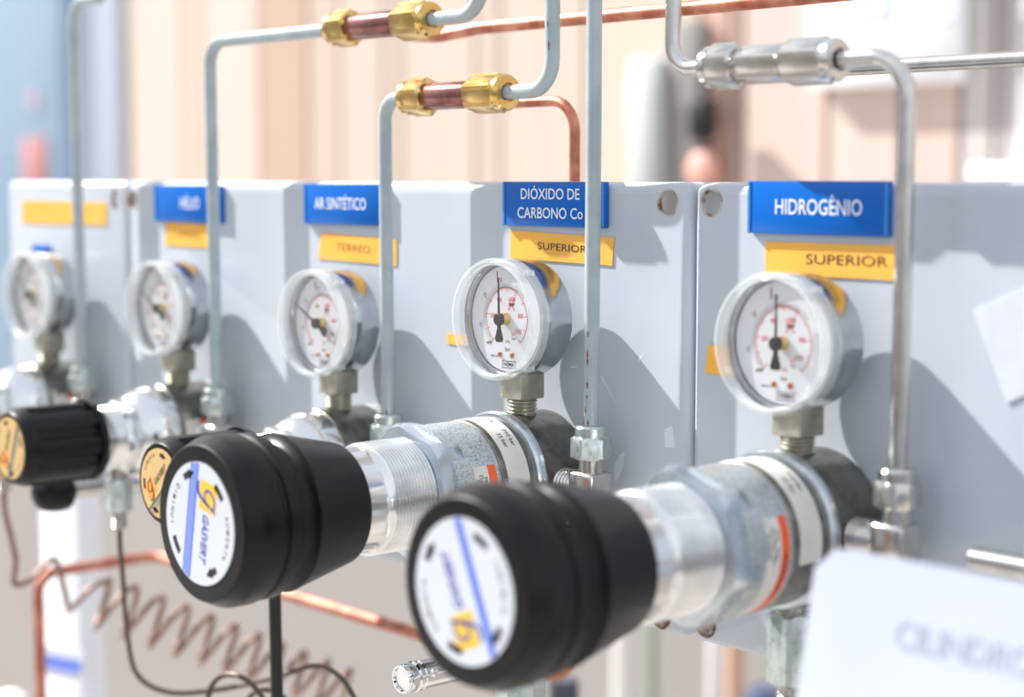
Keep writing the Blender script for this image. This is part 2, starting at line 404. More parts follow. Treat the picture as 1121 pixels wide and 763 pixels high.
# ------------------------------------------------------------------ panels
def gas_panel(x0, x1, label, holes, screws):
    w = x1 - x0; cx = (x0 + x1) / 2; dep = .018; th = .002
    t = thing('mounting_board', label, 'panel', (cx, 0, PB), None)
    h = PT - PB
    mb = MB(); mb.box(-w / 2, w / 2, 0, dep, 0, h)
    me_o = mb.build('front_sheet', ['panel', 'panel_rim'], t, bevel=.0045, bseg=4)
    # hollow back: inner box removed, then round mounting holes cut through the sheet
    cut = MB(); cut.box(-w / 2 + th, w / 2 - th, th, dep + .02, th, h - th)
    co = cut.build('cutter', 'panel'); co.parent = t
    cs = [co]
    for hx_, hz in holes:
        c2 = MB(); c2.lathe([(0, -.03), (.0052, -.03), (.0052, .03), (0, .03)], 'y', 32, 0, c=(hx_ - cx, 0, hz - PB))
        o2 = c2.build('cutter', 'panel_rim'); o2.parent = t; cs.append(o2)
    for c_ in cs:
        md = me_o.modifiers.new('b', 'BOOLEAN'); md.operation = 'DIFFERENCE'; md.object = c_; md.solver = 'EXACT'
    bpy.context.view_layer.update()
    dg = bpy.context.evaluated_depsgraph_get()
    nm = bpy.data.meshes.new_from_object(me_o.evaluated_get(dg)); me_o.modifiers.clear(); me_o.data = nm
    for c_ in cs: bpy.data.objects.remove(c_)
    nm.set_sharp_from_angle(angle=math.radians(35))
    for hx_, hz in holes:
        r = MB(); r.lathe([(.0050, -.0021), (.0058, -.0004), (.0056, .0002), (.0050, .0001), (.0048, -.001), (.0050, -.0021)], 'y', 32, 0, c=(hx_ - cx, 0, hz - PB))
        r.build('hole_rim', 'panel_rim', t)
    for hx_, hz in screws:
        r = MB(); r.lathe([(0, -.019), (.0028, -.019), (.0028, -.001), (.0046, -.001), (.0046, .0012), (.004, .002), (0, .002)], 'y', 24, 0, c=(hx_ - cx, 0, hz - PB))
        r.build('rusty_screw', mat('rusty_screw', srgb(168, 150, 138), .6, .3, srgb(104, 80, 68), 300, .4, .6), t)
    return t


S1, S2 = -.4342, 0.0
gas_panel(S2 + .0008, .385, 'grey sheet metal panel at right carrying the hydrogen sign', [(.0106, 1.4905), (.0101, 1.3235)], [(.0101, 1.3235)])
middle_panel = gas_panel(S1 + .0008, S2 - .0008, 'wide grey sheet metal panel in the middle carrying three blue gas signs', [(-.0126, 1.4902), (-.4281, 1.4881), (-.0145, 1.3225)], [(-.0145, 1.3225)])
gas_panel(-.583, S1 - .0008, 'small grey sheet metal panel at far left with one yellow strip', [(-.4470, 1.4879)], [])


# ------------------------------------------------------------------ signs on the panels
def plaque(xa, xb, za, zb, lines, label, size, sxs=.74, shift=0):
    cx, cz = (xa + xb) / 2, (za + zb) / 2; w, h = (xb - xa), (zb - za)
    t = thing('gas_sign', label, 'sign', (cx, -.0001, za), 'blue gas name signs')
    mb = MB(); mb.box(-w / 2, w / 2, -.0026, 0, 0, h); mb.build('plaque', 'blue', t, bevel=.0004)
    for xx in (-w / 2 + .0010, w / 2 - .0010):
        e = MB(); e.box(xx - .0006, xx + .0006, -.0029, -.0025, .0004, h - .0004); e.build('clear_edge', 'blue_edge', t)
    mb = MB(); k = len(lines)
    for i, s in enumerate(lines):
        zc = h / 2 + ((k - 1) / 2 - i) * .0081
        mb.text(s, size, lambda u, v, w_: (u + shift, -.0027 - w_, v + zc), 0, 0, sxs, bold=.004)
    mb.build('lettering', 'white_ink', t, smooth=False, fix=False)


plaque(.0310, .0960, 1.4793, 1.4990, ['HIDROGÊNIO'], 'blue sign reading HIDROGÊNIO on the right grey panel', .0081, .80, .001)
plaque(-.1084, -.0453, 1.4795, 1.4985, ['DIÓXIDO DE', 'CARBONO Co'], 'blue sign reading DIÓXIDO DE CARBONO behind the straight grey tube', .0066, .95, -.0015)
plaque(-.2572, -.1925, 1.4775, 1.4972, ['AR SINTÉTICO'], 'blue sign reading AR SINTÉTICO behind the third grey tube', .0080, .80, -.002)
plaque(-.4000, -.3325, 1.4762, 1.4962, ['HÉLIO'], 'blurred blue sign reading HÉLIO beside the second grey tube', .0088, .8, .003)
plaque(-.5460, -.5260, 1.4470, 1.4590, [], 'small blue sign just above the leftmost gauge', .008)


def tape(c4, s, label, ink='black_ink', size=.0072, shift=0, sx=1.0):
    P = [Vector((p[0], 0, p[1])) for p in c4]       # TL TR BR BL
    cx = sum(p.x for p in P) / 4; cz = min(p.z for p in P)
    t = thing('marking_tape', label, 'label', (cx, -.0001, cz), 'yellow marking tapes')
    L = [Vector((p.x - cx, 0, p.z - cz)) for p in P]
    mb = MB(); N = 10; vs = []
    for y in (0, -.0004):
        for i in range(N + 1):
            a = L[0].lerp(L[1], i / N); b = L[3].lerp(L[2], i / N)
            vs += [(a.x, y, a.z), (b.x, y, b.z)]
    k = 2 * (N + 1); fs = []
    for i in range(N):
        fs += [(2 * i, 2 * i + 1, 2 * i + 3, 2 * i + 2), (k + 2 * i, k + 2 * i + 2, k + 2 * i + 3, k + 2 * i + 1),
               (2 * i, 2 * i + 2, k + 2 * i + 2, k + 2 * i), (2 * i + 1, k + 2 * i + 1, k + 2 * i + 3, 2 * i + 3)]
    fs += [(0, k, k + 1, 1), (2 * N, 2 * N + 1, k + 2 * N + 1, k + 2 * N)]
    mb.add(vs, fs); mb.build('tape', 'yellow', t, smooth=False)
    if s:
        mid = (L[0] + L[1] + L[2] + L[3]) / 4; ang = math.atan2(L[1].z - L[0].z, L[1].x - L[0].x); ca, sa = math.cos(ang), math.sin(ang)
        mb = MB(); mb.text(s, size, lambda u, v, w_: (mid.x + (u + shift) * ca - v * sa, -.0005, mid.z + (u + shift) * sa + v * ca), 0, 0, sx)
        mb.build('lettering', ink, t, smooth=False, fix=False)


tape([(.0383, 1.4762), (.1015, 1.4764), (.1015, 1.4640), (.0385, 1.4640)], 'SUPERIOR', 'yellow tape reading SUPERIOR under the HIDROGÊNIO sign', size=.0054, shift=.006, sx=1.54)
tape([(-.1054, 1.4774), (-.0421, 1.4757), (-.0431, 1.4641), (-.1060, 1.4652)], 'SUPERIOR', 'yellow tape reading SUPERIOR under the DIÓXIDO DE CARBONO sign', size=.0044, shift=.001, sx=1.54)
tape([(-.2453, 1.4732), (-.1860, 1.4713), (-.1860, 1.4590), (-.2486, 1.4602)], 'TERREO', 'yellow tape with faded letters under the AR SINTÉTICO sign', 'grey_ink', .0054, -.003, 1.4)
tape([(-.3915, 1.4760), (-.3440, 1.4750), (-.3445, 1.4625), (-.3924, 1.4628)], 'TERREO', 'short yellow tape with faded letters under the HÉLIO sign', 'grey_ink', .0050, 0, 1.4)
tape([(-.5617, 1.4860), (-.4572, 1.4857), (-.4577, 1.4727), (-.5625, 1.4720)], None, 'long yellow tape near the top of the far left panel')
tape([(.0100, 1.4352), (.0300, 1.4350), (.0300, 1.4235), (.0087, 1.4240)], None, 'yellow tape end peeking out left of the hydrogen gauge')
tape([(-.1490, 1.4294), (-.1300, 1.4292), (-.1300, 1.4245), (-.1492, 1.4247)], None, 'tiny yellow tape end peeking out left of the carbon dioxide gauge')
# pale scuffs and painted-on glints of reflected light on the middle panel
def scuff_glint(pts, par):
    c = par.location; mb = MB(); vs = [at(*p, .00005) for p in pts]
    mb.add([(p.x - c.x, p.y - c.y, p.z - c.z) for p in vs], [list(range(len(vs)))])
    mb.build('scuff_and_glint', mat('scuff_glint_white', srgb(214, 220, 228), .5), par, smooth=False, fix=False)['label'] = 'pale scuffing with a painted glint on the grey panel'


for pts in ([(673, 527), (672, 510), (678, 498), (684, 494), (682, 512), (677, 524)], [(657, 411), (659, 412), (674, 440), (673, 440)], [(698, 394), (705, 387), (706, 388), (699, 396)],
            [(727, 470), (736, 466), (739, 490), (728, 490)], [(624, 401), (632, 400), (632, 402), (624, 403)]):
    scuff_glint(pts, middle_panel)
# tilted pale sticker
q = [at(*p, 0) for p in ((1066, 341), (1150, 302), (1172, 410), (1103, 441))]
mb = MB(); cx = q[0].x
vs = [(p.x - cx, -e, p.z - q[3].z) for e in (.0001, .0006) for p in q]
mb.add(vs, [(0, 1, 2, 3), (7, 6, 5, 4), (0, 4, 5, 1), (1, 5, 6, 2), (2, 6, 7, 3), (3, 7, 4, 0)])
o = mb.build('blank_sticker', 'sticker', smooth=False); o.location = (cx, 0, q[3].z); tag(o, 'tilted blank pale sticker on the right grey panel', 'sticker')


# ------------------------------------------------------------------ pressure gauges
def pressure_gauge(X, zb, label, ang, zc=.0412, scale='full'):
    t = thing('pressure_gauge', label, 'gauge', (X, -.0155, zb), 'pressure gauges on the regulators')
    Y0 = .0155                                   # local n = world n - Y0
    C = (0, 0, zc)
    def n(v): return v - Y0
    mb = MB(); mb.lathe([(0, n(.0085)), (.0222, n(.0085)), (.0240, n(.0092)), (.0246, n(.0108)), (.0246, n(.0262)), (.0243, n(.0268)), (.0234, n(.0269)), (.0230, n(.0264)), (.0226, n(.0240)), (0, n(.0240))], 'y', 96, 0, c=C)
    mb.build('case', 'case', t)
    mb = MB(); mb.lathe([(.02475, n(.0232)), (.0256, n(.0236)), (.0258, n(.0290)), (.0257, n(.0322)), (.0250, n(.0333)), (.0238, n(.0335)), (.0230, n(.0326)), (.0227, n(.0312)), (.0236, n(.0306)), (.0240, n(.0274)), (.02475, n(.0268)), (.02475, n(.0232))], 'y', 96, 0, c=C)
    for k in (.9, 3.6, 5.4):
        mb.box(.0254 * math.cos(k) - .0016, .0254 * math.cos(k) + .0016, -n(.0280), -n(.0246), zc + .0254 * math.sin(k) - .0012, zc + .0254 * math.sin(k) + .0012)
    mb.build('window_ring', 'ring', t)['label'] = 'clear plastic window ring'
    mb = MB(); mb.lathe([(0, n(.0316)), (.0226, n(.0316)), (.0226, n(.0311)), (0, n(.0311))], 'y', 64, 0, c=C); mb.build('window', 'lens', t)
    # dial with its printing
    yd = n(.0243)
    def P(u, v, w): return (u, -(yd + w), zc + v)
    R = .0222
    mb = MB(); mb.lathe([(0, yd), (R, yd), (R, yd - .0006), (0, yd - .0006)], 'y', 64, 0, c=C)
    e = .00006
    A0 = math.radians(228); A1 = math.radians(-48)
    mb.arcband(.0128, .0131, A0, A1, P, e, 1, 48); 
    for i in range(51):
        a = A0 + (A1 - A0) * i / 50; L = .0018 if i % 10 == 0 else (.0014 if i % 5 == 0 else .0009); wd = .0045 if i % 5 else .012
        mb.arcband(.0128 - L, .0128, a - wd * 1.2, a + wd * 1.2, P, e, 1, 2)
    for i in range(69):
        a = A0 + (A1 - A0) * i / 68
        if a < math.radians(40) and scale == 'full': continue
        L = .0022 if i % 10 == 0 else .0014
        mb.arcband(.0134, .0134 + L, a - .006, a + .006, P, e, 2, 2)
    mb.arcband(.0133, .0136, math.radians(58), math.radians(110), P, e, 2, 12)
    for s_, dg, rr in (('200', 174, .0088), ('400', 121, .0090), ('600', 66, .0092), ('800', 10, .0088), ('1000', -36, .0086)):
        a = math.radians(dg); mb.text(s_, .0027, lambda u, v, w: P(u + rr * math.cos(a), v + rr * math.sin(a), e), 0, 1, .8, bold=.01)
    for s_, dg in (('10', 192), ('20', 145), ('30', 103)):
        a = math.radians(dg); q_ = a - PI / 2
        mb.text(s_, .0026, lambda u, v, w: P(.0166 * math.cos(a) + u * math.cos(q_) - v * math.sin(q_), .0166 * math.sin(a) + u * math.sin(q_) + v * math.cos(q_), e), 0, 2, .8)
    mb.text('psi', .0022, lambda u, v, w: P(u + .0042, v - .0062, e), 0, 1, .9)
    mb.text('kPa', .0022, lambda u, v, w: P(u + .0008, v - .0096, e), 0, 1, .9)
    mb.text('bar', .0022, lambda u, v, w: P(u + .0046, v - .0080, e), 0, 2, .9)
    mb.text('bar', .0027, lambda u, v, w: P(u + .0006, v - .0128, e), 0, 2, .9)
    # crossed-out oil can
    oc = (.0030, .0062)
    mb.poly([(oc[0] - .0018, oc[1] + .0006), (oc[0] - .0012, oc[1] - .0008), (oc[0] + .0010, oc[1] - .0008), (oc[0] + .0024, oc[1] + .0010), (oc[0] + .0010, oc[1] + .0004)], P, e, 2)
    for sg in (1, -1):
        mb.poly([(oc[0] - .0022, oc[1] - sg * .0024), (oc[0] - .0018, oc[1] - sg * .0026), (oc[0] + .0022, oc[1] + sg * .0024), (oc[0] + .0018, oc[1] + sg * .0026)], P, e * 1.5, 1)
    # boxed maker's word and serial
    lx, lz = .0014, -.0192
    for x0, x1, z0, z1 in ((-.0042, .0042, .0013, .0016), (-.0042, .0042, -.0016, -.0013), (-.0042, -.0039, -.0016, .0016), (.0039, .0042, -.0016, .0016)):
        mb.poly([(lx + x0, lz + z0), (lx + x1, lz + z0), (lx + x1, lz + z1), (lx + x0, lz + z1)], P, e, 2)
    mb.text('NEMA', .0024, lambda u, v, w: P(u + lx, v + lz, e), 0, 2, 1, bold=.02)
    mb.text('0880534', .0013, lambda u, v, w: P(u - .0078, v - .0162, e), 0, 2, 1)
    mb.poly([(-.0128, -.0104), (-.0092, -.0098), (-.0092, -.0108), (-.0126, -.0114)], P, e, 3)
    # tick of the red set mark at the upper left
    mb.poly([(-.0062, .0196), (-.0055, .0198), (-.0054, .0152), (-.0060, .0152)], P, e * 2, 4)
    mb.build('dial', ['dial', 'red', 'black_ink', 'olive', 'chip'], t, smooth=False, fix=False)
    for xs in (-.0040, .0036):
        mb = MB(); mb.lathe([(0, yd), (.0012, yd), (.0012, yd + .0004), (.0009, yd + .0007), (0, yd + .0007)], 'y', 20, 0, c=(xs, 0, zc - .0152)); mb.build('dial_screw', 'dial_screw', t)
    mb = MB(); mb.lathe([(0, yd), (.0026, yd), (.0026, yd + .0036), (0, yd + .0036)], 'y', 32, 0, c=C); mb.build('brass_hub', 'brass', t)
    yp = n(.0284); ca, sa = math.cos(ang), math.sin(ang)
    def Q(u, v, w): return (u * ca - v * sa, -(yp + w), zc + u * sa + v * ca)
    mb = MB()
    def slab(pts, h):
        k = len(pts); mb.add([Q(u, v, 0) for u, v in pts] + [Q(u, v, h) for u, v in pts], [list(range(k)), list(range(2 * k - 1, k - 1, -1))] + [(i, (i + 1) % k, k + (i + 1) % k, k + i) for i in range(k)])
    slab([(0, .00055), (.0175, .0002), (.0175, -.0002), (0, -.00055)], .0005)
    slab([(0, .0011), (-.0036, .0009), (-.0082, .0024), (-.0094, .0018), (-.0096, 0), (-.0094, -.0018), (-.0082, -.0024), (-.0036, -.0009), (0, -.0011)], .0005)
    mb.lathe([(0, yp - .0006), (.0026, yp - .0006), (.0026, yp + .0010), (.0022, yp + .0014), (0, yp + .0014)], 'y', 32, 0, c=C)
    mb.build('pointer', 'black_ink', t)
    # square shank and threaded stem
    mb = MB(); mb.lathe([(0, -.0012)] + thread(.0065, -.0012, .0068, .0016, .0007) + [(.0058, .0072), (0, .0072)], 'z', 40); mb.build('threaded_stem', 'olive', t)
    mb = MB(); z1 = zc - .0225
    mb.box(-.0068, .0068, -.0068, .0068, .0070, z1); mb.build('square_shank', 'olive', t, bevel=.0007)
    return t


UPD = PI / 2
pressure_gauge(.0672, 1.4000, 'round pressure gauge under the HIDROGÊNIO sign, pointer straight up', UPD)
pressure_gauge(-.0815, 1.4000, 'sharp round pressure gauge below the DIÓXIDO DE CARBONO sign, pointer straight up', UPD + .02)
pressure_gauge(-.2120, 1.3905, 'round pressure gauge below the AR SINTÉTICO sign, pointer slanting to upper left', math.radians(152))
pressure_gauge(-.3565, 1.3898, 'blurred round pressure gauge below the HÉLIO sign', math.radians(150))
pressure_gauge(-.5015, 1.3900, 'blurred round pressure gauge on the far left panel, cut off by the frame', math.radians(140))


# ------------------------------------------------------------------ regulators
def wrap(X_, rad, n0, dirn=1):
    """place function: u along the circumference (angle), v along the axis, on a cylinder around the y axis"""
    return lambda u, v, w: (math.cos(u) * (rad + w), -(n0 + v), math.sin(u) * (rad + w))


def band(mb, rad, n0, n1, a0, a1, mi, th=.00025, k=40):
    vs = []
    for i in range(k + 1):
        a = a0 + (a1 - a0) * i / k
        for r in (rad, rad + th):
            for n_ in (n0, n1): vs.append((r * math.cos(a), -n_, r * math.sin(a)))
    fs = []
    for i in range(k):
        b = 4 * i; c = b + 4
        fs += [(b + 2, b + 3, c + 3, c + 2), (b, c, c + 1, b + 1), (b, b + 2, c + 2, c), (b + 1, c + 1, c + 3, b + 3)]
    fs += [(0, 1, 3, 2), (4 * k, 4 * k + 2, 4 * k + 3, 4 * k + 1)]
    mb.add(vs, fs, mi)


def ctext(mb, s, rad, size, n0, a0, mi, sx=1):
    """text running along the axis-normal direction: letters follow the circumference clockwise seen from the front"""
    mb.text(s, size, lambda u, v, w: (math.cos(a0 - u / rad) * (rad + .0004), -(n0 - v), math.sin(a0 - u / rad) * (rad + .0004)), 0, mi, sx)


def badge_mesh(R, rot, nf, style):
    """round printed badge; nf = n of its face. materials: 0 face 1 stripe 2 square 3 dark print 4 black 5 thin"""
    mb = MB(); ca, sa = math.cos(rot), math.sin(rot)
    def P(u, v, w): u, v = u * R, v * R; return (u * ca - v * sa, -(nf + w), u * sa + v * ca)
    mb.lathe([(0, nf), (R, nf), (R, nf - .0006), (0, nf - .0006)], 'y', 72, 0)
    e = .00006
    def strip(v0, v1, mi, w):
        c0, c1 = math.sqrt(max(0, 1 - v0 * v0)), math.sqrt(max(0, 1 - v1 * v1))
        mb.poly([(-c0 * .985, v0), (c0 * .985, v0), (c1 * .985, v1), (-c1 * .985, v1)], P, w, mi)
    if style == 'blue':
        strip(-.38, -.31, 1, e); strip(-.295, -.235, 1, e); strip(-.22, -.15, 1, e)
        strip(-.31, -.295, 5, e); strip(-.235, -.22, 5, e)
    elif style == 'bold':
        strip(-.34, -.20, 1, e)
    else:
        strip(-.44, -.27, 5, e); strip(-.25, -.20, 1, e)
    sq = [(-.74, -.06), (-.26, -.06), (-.26, .42), (-.74, .42)]
    mb.poly(sq, P, e, 2)
    # script g: loop, downstroke, tail
    def stroke(pts, wd):
        for i in range(len(pts) - 1):
            (x0, y0), (x1, y1) = pts[i], pts[i + 1]; dx, dy = x1 - x0, y1 - y0; l = math.hypot(dx, dy) or 1
            w0 = wd * (.45 + .55 * math.sin(PI * (i + .3) / len(pts))); w1 = wd * (.45 + .55 * math.sin(PI * (i + 1.3) / len(pts)))
            nx, ny = -dy / l, dx / l
            mb.poly([(x0 + nx * w0, y0 + ny * w0), (x0 - nx * w0, y0 - ny * w0), (x1 - nx * w1, y1 - ny * w1), (x1 + nx * w1, y1 + ny * w1)], P, 2 * e, 3)
    loop = [(-.47 + .13 * math.cos(a) + .05 * math.sin(a), .24 + .15 * math.sin(a)) for a in [PI * 2 * i / 18 + .5 for i in range(17)]]
    stroke(loop, .024)
    stroke([(-.31, .42), (-.36, .25), (-.42, .05), (-.50, -.10), (-.60, -.14), (-.70, -.11)], .032)
    mb.text('GASVERT', .24, lambda u, v, w: P(u - .22, v + .04, 2 * e), 0, 3, .80, align='LEFT', shear=.35, valign='BOTTOM', bold=.015)
    def arc(a0, a1, arrow_at_end, s):
        r0, r1 = .76, .90; d = math.copysign(1, a1 - a0)
        f = lambda r, a: (r * math.cos(a), r * math.sin(a))
        mb.arcband(.77, .88, a0, a0 + d * .36, P, e, 4, 8)
        mb.arcband(.77, .88, a1 - d * .30, a1 - d * .10, P, e, 4, 6)
        mb.poly([f(.73, a1 - d * .12), f(.92, a1 - d * .12), f(.835, a1 + d * .10)], P, e, 4)
        mid = (a0 + a1) / 2 + d * .02
        tot = len(s)
        for i, ch in enumerate(s):
            a = mid + (1 if s == 'DIMINUI' else -1) * (i - (tot - 1) / 2) * .135
            if s == 'DIMINUI': q_ = a + PI / 2
            else: q_ = a - PI / 2
            mb.text(ch, .13, lambda u, v, w: P(.825 * math.cos(a) + u * math.cos(q_) - v * math.sin(q_), .825 * math.sin(a) + u * math.sin(q_) + v * math.cos(q_), e), 0, 4, .9, bold=.01)
    arc(math.radians(155), math.radians(28), True, 'AUMENTA')
    arc(math.radians(322), math.radians(205), True, 'DIMINUI')
    return mb


def big_regulator(X, Z, label, rot, style):
    t = thing('gas_regulator', label, 'regulator', (X, 0, Z), 'gas regulators on the panels')
    mb = MB(); mb.lathe([(0, .0004), (.0270, .0004), (.0274, .0012), (.0274, .0255), (.0262, .0262), (0, .0262)], 'y', 96); mb.build('rear_body', 'dark_steel', t)
    mb = MB(); mb.lathe([(.020, .0258), (.0284, .0258), (.0290, .0266), (.0290, .0296), (.0282, .0308), (.0262, .0312), (.020, .0312)], 'y', 96); mb.build('union_ring', 'zinc_smooth', t)['label'] = 'bright chamfered ring'
    mb = MB(); mb.lathe([(.018, .0310), (.0268, .0310), (.0268, .0484), (.0262, .0488), (.0262, .0493), (.018, .0493)], 'y', 96); mb.build('middle_body', 'dark_steel', t)
    mb = MB(); mb.lathe([(.016, .0491), (.0262, .0491), (.0266, .0496), (.0266, .0650), (.0266, .0720), (.016, .0720)], 'y', 96); mb.build('front_body', 'zinc', t)['label'] = 'speckled zinc front body'
    af = .0500; hr = hexr(af, .25)
    mb = MB(); mb.lathe([(.016, .0640), (.0262, .0640), (.0272, .0668), (.0284, .0705), (.0286, .0770), (.0270, .0790), (.0240, .0794), (.016, .0794)], 'y', 96, 0, hr, ph=.25); mb.build('hex_collar', 'zinc_smooth', t)
    mb = MB(); mb.lathe([(.014, .0790)] + thread(.0226, .0794, .1005, .0016, .0010) + [(.0212, .1010), (.0208, .1040), (.0208, .1160), (.012, .1160)], 'y', 96); mb.build('threaded_neck', 'bright', t)['label'] = 'bright threaded neck'
    k = MB(); k.lathe([(.0190, .1130), (.0232, .1130), (.0240, .1138), (.0246, .1160), (.0302, .1402), (.0305, .1410), (.0302, .1418), (.0280, .1428), (.0270, .1440), (.0267, .1462), (.0268, .1488), (.0274, .1496),
                       (.0308, .1498), (.0315, .1506), (.0317, .1540), (.0314, .1554), (.0303, .1562), (.0302, .1574), (.0312, .1582), (.0322, .1592), (.0324, .1606), (.0324, .1672), (.0320, .1684),
                       (.0294, .1740), (.0287, .1745), (.0236, .1747), (.0233, .1744), (0, .1744)], 'y', 128)
    ko = k.build('adjusting_knob', 'black', t, angle=28)
    bo = badge_mesh(.0229, rot, .17505, style).build('round_badge', ['badge_white', 'badge_blue', 'badge_yellow', 'badge_navy', 'black_ink', 'badge_white'], ko, smooth=False, fix=False)
    # wrapped labels
    mb = MB(); band(mb, .0268, .0345, .0460, math.radians(-14), math.radians(118), 0)
    ctext(mb, 'P10 bar', .0268, .0030, .0378, math.radians(50), 1); ctext(mb, '35 bar', .0268, .0030, .0420, math.radians(48), 1)
    ctext(mb, 'Entrada', .0268, .0024, .0378, math.radians(82), 1); ctext(mb, 'Pressao', .0268, .0024, .0378, math.radians(104), 1)
    mb.build('white_label', ['label', 'black_ink'], t, smooth=False, fix=False)['label'] = 'white label band wrapped round the body'
    mb = MB(); band(mb, .0266, .0517, .0560, math.radians(-82), math.radians(26), 1); band(mb, .0266, .0560, .0632, math.radians(-82), math.radians(26), 0)
    for i, s_ in enumerate(('Max. Inlet', 'Do Not Oil', 'Cuidado')):
        ctext(mb, s_, .0266, .0026, .0580 + i * .0022, math.radians(5), 2)
    ctext(mb, 'ATENCAO', .0266, .0036, .0539, math.radians(-20), 2)
    mb.build('warning_label', ['label', 'orange', 'black_ink'], t, smooth=False, fix=False)['label'] = 'white warning label with an orange edge'
    # inlet under the body
    return t


def small_regulator(X, Z, label, rot):
    t = thing('gas_regulator', label, 'regulator', (X, 0, Z), 'gas regulators on the panels')
    mb = MB(); mb.lathe([(0, .0004), (.0252, .0004), (.0256, .0012), (.0256, .0290), (.0250, .0296), (0, .0296)], 'y', 80); mb.build('rear_body', 'dark_steel', t)
    mb = MB(); mb.lathe([(.012, .0294), (.0252, .0294), (.0256, .0300), (.0254, .0365), (.0240, .0420), (.0212, .0468), (.0190, .0490), (.012, .0500)], 'y', 80); mb.build('domed_body', 'bright', t)['label'] = 'bright domed front body'
    mb = MB(); nut(mb, .034, .0482, .0560, 'y', 0, bore=.010, ph=.3); mb.build('hex_collar', 'bright', t)
    mb = MB(); mb.lathe([(.010, .0555)] + thread(.0168, .0556, .0690, .0014, .0005) + [(.0160, .0700), (.0158, .0720), (.010, .0720)], 'y', 72); mb.build('threaded_neck', 'bright', t)
    k = MB()
    def lobe(a):
        q_ = (a * 8 / (2 * PI)) % 1.0; q_ = abs(q_ - .5) * 2
        return .0180 + .0022 * min(1, max(0, (q_ - .25) / .22))
    k.lathe([(.0150, .0690), (.0206, .0690), (.0210, .0698), (.0212, .0730)], 'y', 160)
    k.lathe([(.0212, .0730), (.0212, .0738), (.0204, .1040), (.0202, .1075)], 'y', 160, 0, lobe)
    k.lathe([(.0202, .1075), (.0198, .1092), (.0184, .1132), (.0178, .1140), (.0161, .1142), (.0159, .1138), (0, .1138)], 'y', 160)
    ko = k.build('fluted_knob', 'black', t, angle=30)
    badge_mesh(.0157, rot, .11445, 'tan').build('round_badge', ['badge_tan', 'black_ink', 'badge_orange', 'black_ink', 'black_ink', 'olive'], ko, smooth=False, fix=False)
    mb = MB(); band(mb, .0256, .0130, .0180, math.radians(-60), math.radians(20), 1); band(mb, .0256, .0180, .0270, math.radians(-60), math.radians(20), 0)
    mb.build('warning_label', ['label', 'orange'], t, smooth=False, fix=False)['label'] = 'white warning label with an orange edge'
    return t


REG = {5: (.0670, 1.3740), 4: (-.0825, 1.3735), 3: (-.2120, 1.3650), 2: (-.3565, 1.3645), 1: (-.5015, 1.3645)}
big_regulator(*REG[5], 'large gas regulator under the hydrogen gauge, its black knob nearest the camera', math.radians(113), 'bold')
big_regulator(*REG[4], 'large gas regulator in the middle, black knob whose white badge reads downwards', math.radians(-100), 'blue')
small_regulator(*REG[3], 'small gas regulator whose tan-badged knob is half hidden behind the middle black knob', math.radians(42))
small_regulator(*REG[2], 'blurred small gas regulator whose fluted black knob reaches the left frame edge', math.radians(68))
small_regulator(*REG[1], 'blurred small gas regulator on the far left panel, its knob outside the frame', math.radians(60))


# ------------------------------------------------------------------ elbow fittings and tubes
YT = -.0155
TX = {5: .1114, 4: -.0397, 3: -.1737, 2: -.3190, 1: -.4625}


def elbow(k, label, nutmat, bodymat):
    X, Z = REG[k]; rb = .0274 if k > 3 else .0256; xt = TX[k]
    rb = math.sqrt(rb * rb) - .0012
    t = thing('elbow_fitting', label, 'pipe fitting', (xt, YT, Z), 'elbow fittings at the regulator outlets')
    L = X + rb - xt
    mb = MB(); mb.lathe([(0, L)] + thread(.0068, L, -.0072, .0017, .0007) + [(.0060, -.0065), (0, -.0065)], 'x', 40); mb.build('threaded_stub', bodymat, t)
    mb = MB(); mb.box(-.0072, .0066, -.0066, .0066, -.0070, .0072)
    mb.build('elbow_body', bodymat, t, bevel=.0018, bseg=3)
    mb = MB(); mb.lathe([(0, .0066), (.0053, .0066), (.0053, .0126), (0, .0126)], 'z', 40); mb.build('neck', bodymat, t)
    mb = MB(); nut(mb, .0146, .0124, .0218, 'z', 0, ph=.35); mb.lathe([(0, .0214), (.0068, .0214), (.0068, .0252), (.0060, .0262), (.0033, .0264), (0, .0264)], 'z', 40)
    mb.build('compression_nut', nutmat, t)
    return Z + .0258


ZN = {}
ZN[5] = elbow(5, 'nickel elbow fitting at the foot of the stainless tube, right', 'nickel', 'nickel')
ZN[4] = elbow(4, 'sharp elbow fitting with zinc nut at the foot of the straight grey tube', 'nut', 'nickel')
ZN[3] = elbow(3, 'elbow fitting at the foot of the third grey tube, beside the AR SINTÉTICO gauge', 'nut', 'nickel')
ZN[2] = elbow(2, 'blurred elbow fitting at the foot of the second grey tube, beside the HÉLIO gauge', 'nut', 'nickel')
ZN[1] = elbow(1, 'blurred elbow fitting at the foot of the leftmost grey tube', 'nut', 'nickel')
RT = .00318


def gas_tube(pts, label, m, bend=.012, chips=()):
    o = thing('gas_tube', label, 'tube', pts[0], 'rigid gas tubes')
    mb = MB(); b = Vector(pts[0])
    mb.sweep([Vector(p) - b for p in pts], RT, 20, 0, bend)
    mb.build('tube', m, o)
    for i, (x, z0, z1, a) in enumerate(chips):
        c = MB(); N = 6; vs = []; 
        for j in range(N + 1):
            wd = .12 * math.sin(PI * (j + .4) / (N + .8)) * (1 + .5 * math.sin(j * 2.3 + i))
            z = z0 + (z1 - z0) * j / N
            for s in (-1, 1): vs.append((x - b.x + (RT + .00006) * math.cos(a + s * wd), (RT + .00006) * math.sin(a + s * wd), z - b.z))
        c.add(vs, [(2 * j, 2 * j + 1, 2 * j + 3, 2 * j + 2) for j in range(N)]); c.build('paint_chip', 'chip', o)['label'] = 'rust-brown paint chip'
    return o


